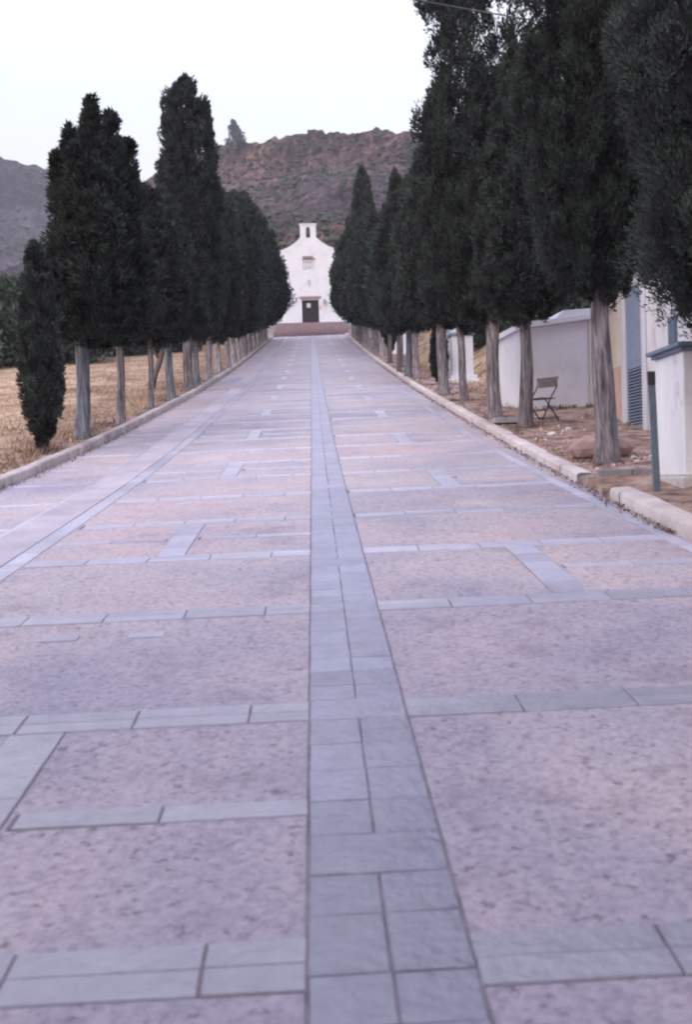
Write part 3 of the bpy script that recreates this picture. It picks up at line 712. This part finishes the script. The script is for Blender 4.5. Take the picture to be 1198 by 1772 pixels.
# ------------------------------------------------------------ shrines beside the way
def shrine(x, y, label):
    e = empty('wayside_shrine', (x, y, G(x, y)-.05), .05, label=label, cat='shrine', group='white shrines beside the way')
    m = MB(); m.box(-.55,.55,-.55,.55,0,.16); m.box(-.46,.46,-.46,.46,.16,.28); m.build('plinth', WHT, e, bevel=.015)
    m = MB(); m.box(-.36,.36,-.33,.33,.28,1.60); m.build('shaft', WHT, e, bevel=.01)
    m = MB(); m.box(-.41,.41,-.38,.38,1.602,1.70); m.build('band', BLUE, e, bevel=.01)
    m = MB(); m.box(-.36,-.2,-.33,.33,1.702,2.3); m.box(.2,.36,-.33,.33,1.702,2.3); m.box(-.2,.2,-.1,.33,1.702,2.3); m.build('niche', WHT, e)
    m = MB(); m.prism([(-.46,2.3),(0,2.62),(.46,2.3)], -.42, .42); m.build('roof', WHT, e)
    return e
shrine(5.02, 37.05, 'white shrine pillar with blue band, nearest of its kind, behind the thick right trunks')
shrine(5.15, 64, 'narrow-looking white shrine between trunks, midway up the right side')
shrine(5.1, 96, 'tiny distant white shrine near the top of the right side')

# ------------------------------------------------------------ hut
hx, hy = 4.66, 24.3; hz = G(5.2, 24.3)-.35
hut = empty('hut', (hx, hy, hz), R_(5), label='small grey-white rendered hut with flat slab roof behind the chair', cat='hut')
m = MB(); m.prism([(0,0),(1.52,0),(1.52,2.30),(0,2.12)], 0, 2.6); hw = m.build('wall', HUTM, hut, bevel=.01)
m = MB(); m.prism([(-.1,2.115),(1.6,2.315),(1.6,2.44),(-.1,2.24)], -.16, 2.8); m.build('roof_slab', HUTM, hut, bevel=.012)
m = MB(); m.prism([(.75,2.345),(1.58,2.445),(1.58,2.56),(.95,2.52)], -.05, 1.5); m.build('roof_parapet', WHT, hut, bevel=.01)
m = MB(); m.box(1.522,1.66,-.03,.3,0,2.305); m.build('corner_post', CREAM, hut, bevel=.01)

# ------------------------------------------------------------ houses on the right
HX = 5.75
e = empty('cream_house', (HX, 18.9, 1.9), label='cream and salmon house with tall louvred blue-grey shutter', cat='house')
def L_(y): return y-18.9
m = MB(); m.box(0,5,L_(18.9),L_(19.0)-.13,0,5.3)
m = MB()
m.box(0,5.0,L_(20.28),L_(21.45),1.55,5.3); m.box(0,5.0,L_(18.87),L_(20.28),3.06,5.3); m.box(.12,5,L_(18.87),L_(20.28),0,3.055); m.build('wall', CREAM, e)
m = MB(); m.box(-.015,5.0,L_(20.28),L_(21.45),-.3,1.545); m.box(-.03,.118,L_(18.87),L_(20.28),-.3,.20); m.build('lower_wall', SALMON, e, bevel=.01)
m = MB(); m.box(-.04,5.0,L_(21.452),L_(21.95),-.3,5.3); m.build('corner_pilaster', WHT, e, bevel=.01)
m = MB(); m.box(-.035,.11,L_(20.1),L_(20.275),.203,3.05); m.box(-.035,.11,L_(18.875),L_(19.0),.203,3.05); m.box(-.035,.11,L_(19.0),L_(20.1),2.85,3.05); m.build('door_frame', WHT, e, bevel=.008)
sh = MB(); sh.box(.02,.07,L_(19.003),L_(20.097),.33,.4); sh.box(.02,.07,L_(19.003),L_(20.097),1.42,2.845)
sh.box(.02,.07,L_(19.003),L_(19.09),.4,1.42); sh.box(.02,.07,L_(20.01),L_(20.097),.4,1.42); sh.box(.09,.10,L_(19.01),L_(20.09),.21,2.84)
shut = sh.build('shutter', SHUT, e)
lv = MB()
for i in range(18):
    z = .42+i*.056; lv.add([(.005,L_(19.09),z),(.075,L_(19.09),z+.045),(.075,L_(20.01),z+.045),(.005,L_(20.01),z),
                            (.005,L_(19.09),z+.012),(.075,L_(19.09),z+.057),(.075,L_(20.01),z+.057),(.005,L_(20.01),z+.012)],
                           [(0,1,2,3),(7,6,5,4),(0,4,5,1),(3,2,6,7),(0,3,7,4),(1,5,6,2)])
lv.build('louvres', SHUT, shut)
m = MB(); m.box(-.15,5.2,L_(18.87),L_(22.1),5.303,5.5); m.build('roof', GREYST, e)
e2 = empty('white_house', (HX, 14.0, 1.4), label='white rendered house with a small blue window at the right edge', cat='house')
m = MB(); m.box(-.03,5,0,4.86,-.3,5.6); m.build('wall', WALLW, e2, bevel=.01)
m = MB(); m.box(-.09,-.033,4.66,4.80,-.3,5.5); m.build('downpipe', WHT, e2, bevel=.02)
m = MB(); m.box(-.06,-.034,3.08,3.44,2.02,2.5); wd_ = m.build('window', BLUE, e2, bevel=.01)
m = MB(); m.box(-.075,-.062,3.11,3.25,2.07,2.45); m.box(-.075,-.062,3.27,3.41,2.07,2.45); m.build('shutter_panel', BLUE, wd_, bevel=.004)

# low white wall with blue coping
e = empty('garden_wall', (3.92, 11.55, 1.2), R_(0), label='low stained white wall block with projecting blue coping and rough plinth', cat='wall')
m = MB(); m.box(0,2.6,0,.95,.22,1.539); m.build('wall', WALLW, e, bevel=.02)
m = MB(); m.box(-.08,2.65,-.08,1.05,1.585,1.63); m.box(-.035,2.62,-.035,1.0,1.54,1.584); m.build('coping', BLUE, e, bevel=.012)
m = MB(); m.box(-.06,2.65,-.1,1.0,-.2,.218); m.build('plinth', RUB, e, bevel=.03)
# steel post
e = empty('marker_post', (3.50, 11.18, S(3.5, 11.18)), 0, label='upright flat blue-grey metal post behind the near kerb', cat='post')
m = MB(); m.prism([(-.036,-.1),(.036,-.1),(-.0,1.17),(-.072,1.17)], -.02, .02); m.build('post', METAL, e, bevel=.006)
m = MB(); m.prism([(-.004+.004,1.172),(-.072,1.172),(-.076,1.31),(.0,1.31)], -.021, .021); m.build('top_plate', DMETAL, e, bevel=.004)

# ------------------------------------------------------------ folding chair
chx, chy = 4.40, 21.3
e = empty('folding_chair', (chx, chy, G(chx, chy)), R_(-52), label='old folding chair with slatted wooden back beside a trunk', cat='chair')
m = MB(); 
for k in range(3): m.box(-.24,.24,-.24+k*.15,-.11+k*.15,.42,.438)
m.build('seat', WOOD, e, bevel=.005)
m = MB(); m.box(-.23,.23,.235,.25,.66,.85); m.build('backrest', WOOD, e, bevel=.006)
for s_ in (-1, 1):
    m = MB(); m.tube([(s_*.25,-.22,0),(s_*.25,.02,.42),(s_*.25,.22,.66),(s_*.25,.255,.86)], .014, 6); m.build('leg', DMETAL, e, smooth=True)
    m = MB(); m.tube([(s_*.225,.30,0),(s_*.225,-.12,.42)], .014, 6); m.build('leg', DMETAL, e, smooth=True)
m = MB(); m.tube([(-.24,.26,.06),(.24,.26,.06)], .010, 6); m.tube([(-.25,-.19,.05),(.25,-.19,.05)], .010, 6); m.tube([(-.25,-.1,.2),(.25,-.1,.2)], .008, 6); m.build('stretcher', DMETAL, e)

# slabs, litter, rubble
def slab(x, y, sx_, sy_, rz, label):
    m = MB(); m.box(-sx_/2, sx_/2, -sy_/2, sy_/2, -.06, .05); o = m.build('stone_slab', GREYST, bevel=.012)
    o.location = (x, y, G(x, y)); o.rotation_euler = (R_(-5), 0, rz); tag(o, label, 'slab')
slab(3.72, 21.4, .62, .8, .1, 'flat grey slab between kerb and trunk beside the chair')
slab(3.95, 33.6, .5, .9, .1, 'flat pale slab behind the right kerb near the small young cypress')
def rock(name, x, y, r, m, label, cat, sq=(1,1,.6), seed=0):
    bm = bmesh.new(); bmesh.ops.create_icosphere(bm, subdivisions=2, radius=r)
    for v in bm.verts:
        v.co *= 1+(.12 if r > .3 else .35)*noise.noise(v.co*(2/r)+Vector((seed, 0, 0))); v.co.x *= sq[0]; v.co.y *= sq[1]; v.co.z *= sq[2]
    me = bpy.data.meshes.new(name); bm.to_mesh(me); bm.free(); me.materials.append(m)
    o = link(name, me, loc=(x, y, G(x, y)+r*.25)); tag(o, label, cat); return o
rock('boulder', 3.82, 14.62, .45, TERRA, 'low rounded reddish boulder half hidden behind the furrowed trunk', 'boulder', (1.0,.5,.44), seed=2)
rock('stone', 3.95, 18.2, .085, RUB, 'white stone lying on the red earth left of the furrowed trunk', 'stone', seed=1)
rock('stone', 4.55, 19.6, .06, RUB, 'smaller white stone on the earth under the hut wall', 'stone', seed=2)
rock('litter_bag', 4.0, 23.9, .10, mat('bluish_plastic', [(.35,(.12,.14,.28)),(.6,(.5,.52,.6))], 12, 3, .4), 'crumpled blue and white plastic litter on the ground left of the chair', 'litter', (1.7,1,.6), seed=3)
rock('stone', 5.35, 36.2, .16, RUB, 'pale rubble stone at the foot of the nearest shrine', 'stone', (1.6,1,.7), seed=4)
rock('stone', 4.45, 36.6, .18, GREYST, 'grey rubble stone left of the nearest shrine', 'stone', (1.2,1,.8), seed=5)

def scatter_quads(name, pts, m, size, up=.3, kind='stuff', asp=.5):
    g = np.random.default_rng(5); pts = np.array(pts); N = len(pts)
    d = g.normal(size=(N,3)); d[:,2] = np.abs(d[:,2])*up; d /= np.linalg.norm(d, axis=1)[:,None]
    s_ = np.cross(d, g.normal(size=(N,3))*np.array([.3,.3,1])); s_ /= np.linalg.norm(s_, axis=1)[:,None]
    L = size*g.uniform(.5,1.5,N)[:,None]
    V = np.stack([pts, pts+d*L*.5+s_*L*asp*.5, pts+d*L, pts+d*L*.5-s_*L*asp*.5], 1).reshape(-1,3)
    return tag(link(name, fast_mesh(name, V, np.arange(N*4).reshape(N,4), m)), kind=kind)
# dry grass on the field and the right bank
gr = random.Random(9); pts = []
while len(pts) < 60000:
    y = 15+gr.random()**1.4*75; x = -4.7 - gr.random()**1.5*22
    if noise.noise(Vector((x*.5, y*.5, 0))) + gr.uniform(-.5,.5) > -.25: pts.append((x, y, G(x, y)-.01))
while len(pts) < 75000:
    y = gr.uniform(24, 60); x = 4.4+gr.random()*7
    if noise.noise(Vector((x*1.2, y*.8, 3))) > 0: pts.append((x, y, G(x, y)-.01))
scatter_quads('dry_grass', pts, GRASS, .13, 1.6, asp=.14)
pts = []
for o_ in bpy.data.objects:
    if o_.name.startswith('cypress_tree') and 8 < o_.location.y < 60:
        for i in range(260):
            a = gr.uniform(0, 6.28); d = .12+abs(gr.gauss(0, .28)); x = o_.location.x+math.cos(a)*d; y = o_.location.y+math.sin(a)*d
            if x < XL(y)-KW or x > XR(y)+KW: pts.append((x, y, G(x, y)+.01))
scatter_quads('needle_litter', pts, mat('brown_needles', [(.3,(.06,.038,.032)),(.7,(.15,.10,.08))], 3, 4), .05, .3, asp=.35)
pts = []
for i in range(2000):
    y = 12.9+gr.random()**1.2*60; x = XR(y)+KW+.02+abs(gr.gauss(0, 1.1)); pts.append((x, y, G(x, y)+.012))
for i in range(2200):
    y = 9+gr.random()**1.3*50; x = XR(y)-.01-abs(gr.gauss(0, .06)); pts.append((x, y, S(x, y)+.016))
for i in range(900):
    y = 12+gr.random()**1.3*50; x = XL(y)+.02+abs(gr.gauss(0, .07)); pts.append((x, y, S(x, y)+.016))
for i in range(2200):
    y = 14+gr.random()**1.5*50; x = XL(y)-KW-.03-abs(gr.gauss(0, .8)); pts.append((x, y, G(x, y)+.012))
scatter_quads('leaf_litter', pts, LEAF, .030, .25, asp=.8)
pts = []
for i in range(2600):
    q = gr.random()
    if q < .35: y = 12.5+gr.random()*30; x = XL(y)-KW-.04-abs(gr.gauss(0, .12))
    elif q < .6: y = 13.1+gr.random()*35; x = XR(y)+KW+.03+abs(gr.gauss(0, .05))
    elif q < .8: y = 15+gr.random()*7; x = 5.72-abs(gr.gauss(0, .1))
    else: y = 24.2-abs(gr.gauss(0, .1)); x = 4.6+gr.random()*1.6
    if noise.noise(Vector((x*1.5, y*1.5, 8))) > .0: pts.append((x, y, G(x, y)-.01))
scatter_quads('weeds', pts, mat('weed_leaves', [(.3,(.10,.10,.06)),(.7,(.25,.20,.12))], 2, 4), .10, 2.5, asp=.16)
# pebbles and rubble bits
bmV = []; bmF = []
ico = bmesh.new(); bmesh.ops.create_icosphere(ico, subdivisions=1, radius=1); iv = np.array([v.co[:] for v in ico.verts]); fi = np.array([[v.index for v in f.verts] for f in ico.faces]); ico.free()
g = np.random.default_rng(8); VV = []; FF = []; c0 = 0
for i in range(420):
    y = 13.1+gr.random()**1.4*45; x = XR(y)+KW+.05+abs(gr.gauss(0, 1.1))
    if i % 4 == 0: x = XL(y)-KW-.1-abs(gr.gauss(0, 1.5))
    r = .012+.03*gr.random()**3; v = iv*r*g.uniform(.6,1.3,(1,3))*(1+g.normal(0,.12,(len(iv),1)))+np.array([x,y,G(x,y)+.2*r]); VV.append(v); FF.append(fi+c0); c0 += len(iv)
tag(link('pebbles', fast_mesh('pebbles', np.vstack(VV), np.vstack(FF), RUB)), kind='stuff')

# ------------------------------------------------------------ bushes beyond the field
def bushmesh(name, R, H, ncl, nlf, seed, m, leaf=(.4,.2), rc=.8):
    g = np.random.default_rng(seed); a = g.random(ncl)*6.28; u = g.random(ncl)
    zz = g.random(ncl)**.8*H; r = R*np.sqrt(np.clip(1-(zz/H)**2.2, .02, 1))*g.uniform(.5,1,ncl)*(1+.2*np.sin(3*a+seed))
    C = np.stack([np.cos(a)*r, np.sin(a)*r, zz], 1); ci = np.repeat(np.arange(ncl), nlf); N = len(ci)
    u = g.normal(size=(N,3)); u /= np.linalg.norm(u, axis=1)[:,None]
    pos = C[ci]+u*rc*g.uniform(.6,1,N)[:,None]*g.uniform(.5,1.1,ncl)[ci][:,None]
    d = u+np.array([0,0,.5])+g.normal(size=(N,3))*.4; d /= np.linalg.norm(d, axis=1)[:,None]
    s_ = np.cross(d, g.normal(size=(N,3))); s_ /= np.linalg.norm(s_, axis=1)[:,None]
    V = np.stack([pos, pos+d*leaf[0]*.5+s_*leaf[1]*.5, pos+d*leaf[0], pos+d*leaf[0]*.5-s_*leaf[1]*.5], 1).reshape(-1,3)
    return fast_mesh(name, V, np.arange(N*4).reshape(N,4), m)
BM = [bushmesh('foliage', 2.6, 4.6, 90, 130, s, BUSH) for s in (1,2,3)]
stem = MB(); stem.tube([(0,0,-.2),(.1,0,1),(.3,.1,2.2)], [.18,.14,.08], 8); stem.tube([(0,0,.5),(-.5,.2,2.4)], [.11,.06], 8)
STM = detach(stem.build('stem', BARK).data)
spots = [(-30,64,1.15),(-26,66,1.2),(-22.5,68,1.25),(-19,71,1.1),(-33,70,1.3),(-16,76,.9),(-18.5,79,1.1),(-13.5,82,.85),(-15,86,1.0),(-11,88,.75),(-12,93,.9),(-8.8,98,.8),(-10,103,.9),(-38,66,1.3),(-25,73,1.45),(-29,75,1.5)]
for i, (x, y, s_) in enumerate(spots):
    e = empty('bush', (x, y, G(x, y)-.15), i*1.3, label='%s rounded green bush, counted from the left, in the line beyond the dry field' % ORD[sorted(range(len(spots)), key=lambda q: spots[q][0]/spots[q][1]).index(i)],
              cat='bush', group='bushes along the far edge of the dry field')
    f = link('foliage', BM[i%3], e); f.scale = (s_,)*3; t = link('stem', STM, e); t.scale = (s_,)*3
e = empty('shade_tree_added', (.2, -3.6, P(-3.6)), 0, label='low spreading leafy tree added unseen behind the viewpoint to shade the paving', cat='tree')  # canopy put in out of view, only to darken the foreground paving
f = link('foliage', BM[0], e, (-.2, .1, 3.0)); f.scale = (2.1, 1.25, .8); t = link('trunk', STM, e); t.scale = (1.1, 1.1, 1.9)
# almond tree with a leaning trunk in the field
x, y = -5.9, 42.0
e = empty('leaning_tree', (x, y, G(x, y)), 0, label='dark leaning trunk of a small tree in the dry field behind the left row', cat='tree')
m = MB(); m.tube([(-.25,0,-.1),(-.1,0,.5),(.15,0,1.1),(.35,.1,1.9),(.5,.1,2.8)], [.15,.12,.11,.10,.06], 9); m.tube([(.12,0,1.1),(-.4,.1,1.9)], [.07,.04], 7); m.build('trunk', WOOD, e, smooth=True)
f = link('crown', BM[1], e, (.3,0,2.0)); f.scale = (.5,.5,.42)
# ochre-green shrubs behind the hut and on the right bank
for i, (x, y, s_, lab) in enumerate([(6.6, 29.5, .34, 'olive green shrub showing above the hut roof'), (8.4, 33, .4, 'yellowish shrub on the earth bank right of the shrine'), (7.2, 44, .35, 'small shrub high on the bank behind the shrine')]):
    e = empty('bush', (x, y, G(x, y)-.1), i, label=lab, cat='bush'); f = link('foliage', BM[(i+1)%3], e); f.scale = (s_,)*3
    f = link('stem', STM, e); f.scale = (s_,)*3

# ------------------------------------------------------------ hills
def hill(name, pts, Y0, YR, m, nx, ns, z0f, amp, back=120, xr=(-700, 2100)):
    pxs = [p[0] for p in pts]; pys = [p[1] for p in pts]
    V = []; rows = list(np.linspace(0, 1, ns)) + [1.06, 1.2, 1.5]
    for s_ in rows:
        for i in range(nx):
            px = xr[0]+(xr[1]-xr[0])*i/(nx-1); py = float(np.interp(px, pxs, pys)); a = (px-547)/FPX
            yr = YR*(1+.10*math.sin(px*.006)); e_ = (830-.0314*(px-547)-py)/FPX
            zr = 1.5+yr*e_
            gy = float(np.interp(s_, [0,.12,.16,.42,.48,.76,.82,1], [0,.10,.22,.44,.62,.84,.965,1]))
            gy += .02*noise.noise(Vector((px*.02, s_*9, 2))) + .012*noise.noise(Vector((px*.06, s_*30, 5)))*sstep(1.05, .9, s_)
            y = Y0+(yr-Y0)*gy+max(0, s_-1)*back*2; x = a*y
            zf = z0f
            t = min(1, s_)
            f = t + .035*math.sin(t*math.pi*2*3+px*.004)*(1-t)*min(1, t*4)    # terraces and ledges
            z = zf+(zr-zf)*f - max(0, s_-1)*90 + (1.8*noise.noise(Vector((px*.09, 1, 1)))+1.2*noise.noise(Vector((px*.3, 4, 1))))*sstep(.8, 1, t)*(YR < 500)
            p = Vector((x*.018, y*.018, z*.03)); q = noise.fractal(p, 1.0, 2.0, 6)
            rg_ = abs(noise.noise(Vector((x*.05, y*.05, z*.12))))
            k = min(1, t*3)*(1-.72*sstep(.85, 1, t))
            V.append((x, y, z + amp*k*(q*.8 - rg_*.7) + amp*.16*noise.fractal(Vector((x*.09, y*.09, 3)), 1, 2, 3)*sstep(.8,1,t)))
    Fc = [(j*nx+i, j*nx+i+1, (j+1)*nx+i+1, (j+1)*nx+i) for j in range(len(rows)-1) for i in range(nx-1)]
    me = fast_mesh(name, V, Fc, m, False)
    return tag(link(name, me), kind='structure'), V, nx, len(rows)
H1 = hill_mat('red_rock_and_scrub', (.175,.108,.110), (.072,.066,.074), (.26,.17,.13), [(.0,(.9,.9,.9)),(.30,(.9,.9,.9)),(.36,(.25,.25,.25)),(.57,(.35,.35,.35)),(.62,(1,1,1))])
H2 = hill_mat('grey_scrub_slope', (.10,.085,.105), (.072,.068,.088), (.12,.10,.12), [(0,(.2,.2,.2)),(.5,(.3,.3,.3)),(1,(.4,.4,.4))])
o1, V1, nx1, nr1 = hill('hill', [(-700,560),(-200,520),(0,482),(100,440),(180,385),(230,345),(262,322),(290,303),(330,288),(382,266),(397,256),(420,252),(448,250),(470,252),(493,245),(529,238),(562,233),(610,230),(637,226),(663,227),(692,234),(718,234),(900,238),(1200,262),(2100,330)],
           150, 430, H1, 420, 110, 21, 7)
o2, V2, nx2, nr2 = hill('far_hill', [(-700,215),(-300,240),(-100,265),(0,281),(50,286),(100,297),(180,325),(250,352),(400,400),(2100,600)], 420, 760, H2, 260, 60, 20, 12, xr=(-700, 1000))
# scrub: countless bushes over the hillside
g = np.random.default_rng(31); VV = []; FF = []; c0 = 0
def scrub(Vh, nx, ns, count, sz, pr):
    global c0
    for i in range(count):
        j = int(g.integers(2, ns)); k = int(nx*pr[0]+g.random()*nx*(pr[1]-pr[0])); x, y, z = Vh[j*nx+k]
        if noise.noise(Vector((x*.02, y*.02, 9))) < -.28+g.random()*.3: continue
        x += g.normal()*1.5; r = sz*g.uniform(.35, 1.0)
        v = iv*np.array([r*1.25, r, r*.75])*(1+g.normal(0,.22,(len(iv),1)))+np.array([x,y,z+r*.1]); VV.append(v); FF.append(fi+c0); c0 += len(iv)
scrub(V1, nx1, 109, 12000, 1.0, (.2, .6)); scrub(V2, nx2, 59, 3500, 2.2, (.2, .7))
tag(link('scrub', fast_mesh('scrub', np.vstack(VV), np.vstack(FF), SCRUB)), kind='stuff')
# lone tree on the ridge
a = (427-547)/FPX; yy = 424*(1+.10*math.sin(427*.006)); zz = 1.5+yy*(830-.0314*(427-547)-256)/FPX
e = empty('ridge_tree', (a*yy, yy, zz-1.5), 0, label='lone dark conifer standing on the left shoulder of the ridge', cat='tree')
f = link('crown', bushmesh('ridge_crown', 3.6, 7.5, 60, 60, 9, BUSH, (.6,.3), 1.0), e, (0,0,.9)); f2 = link('crown_top', bushmesh('ridge_crown_top', 1.5, 4.5, 24, 60, 10, BUSH, (.6,.3), .8), f, (-.6,0,5.2)); t = link('trunk', STM, e); t.scale = (1.5,1.5,1.5)

# ------------------------------------------------------------ overhead cables
def cable(p0, p1, sag, label):
    pts = []
    for i in range(41):
        t = i/40; p = Vector(p0).lerp(Vector(p1), t); p.z -= sag*4*t*(1-t); pts.append(p)
    m = MB(); m.tube(pts, .011, 6); tag(m.build('overhead_cable', DMETAL), label, 'cable', 'cables crossing above the right-hand trees')
def pt(px, py, Y):
    d = F + R2*((px-599)/FPX) + U2*((886-py)/FPX); d = d*(Y/d.y); return Vector((0,0,1.5))+d
a_, b_ = pt(715, -3, 13), pt(810, 14, 14.5); dd = b_-a_
cable(a_-dd*6, b_+dd*5, .02, 'left of two thin black cables at the top of the sky')
a_, b_ = pt(905, -3, 13), pt(1000, 16, 14.5); dd = b_-a_
cable(a_-dd*6, b_+dd*5, .02, 'right of two thin black cables, crossing in front of the tall crowns')

# ------------------------------------------------------------ air
m = bpy.data.materials.new('pale_haze'); m.use_nodes = True; n = m.node_tree; n.nodes.remove(n.nodes['Principled BSDF'])
pv = n.nodes.new('ShaderNodeVolumePrincipled'); pv.inputs['Density'].default_value = .0003; pv.inputs['Color'].default_value = (.90,.88,.98,1); pv.inputs['Anisotropy'].default_value = .2
n.links.new(pv.outputs[0], n.nodes['Material Output'].inputs['Volume'])
hz_ = MB(); hz_.box(-1000, 1000, -60, 1150, -8, 330); o = hz_.build('haze', m); o['kind'] = 'stuff'
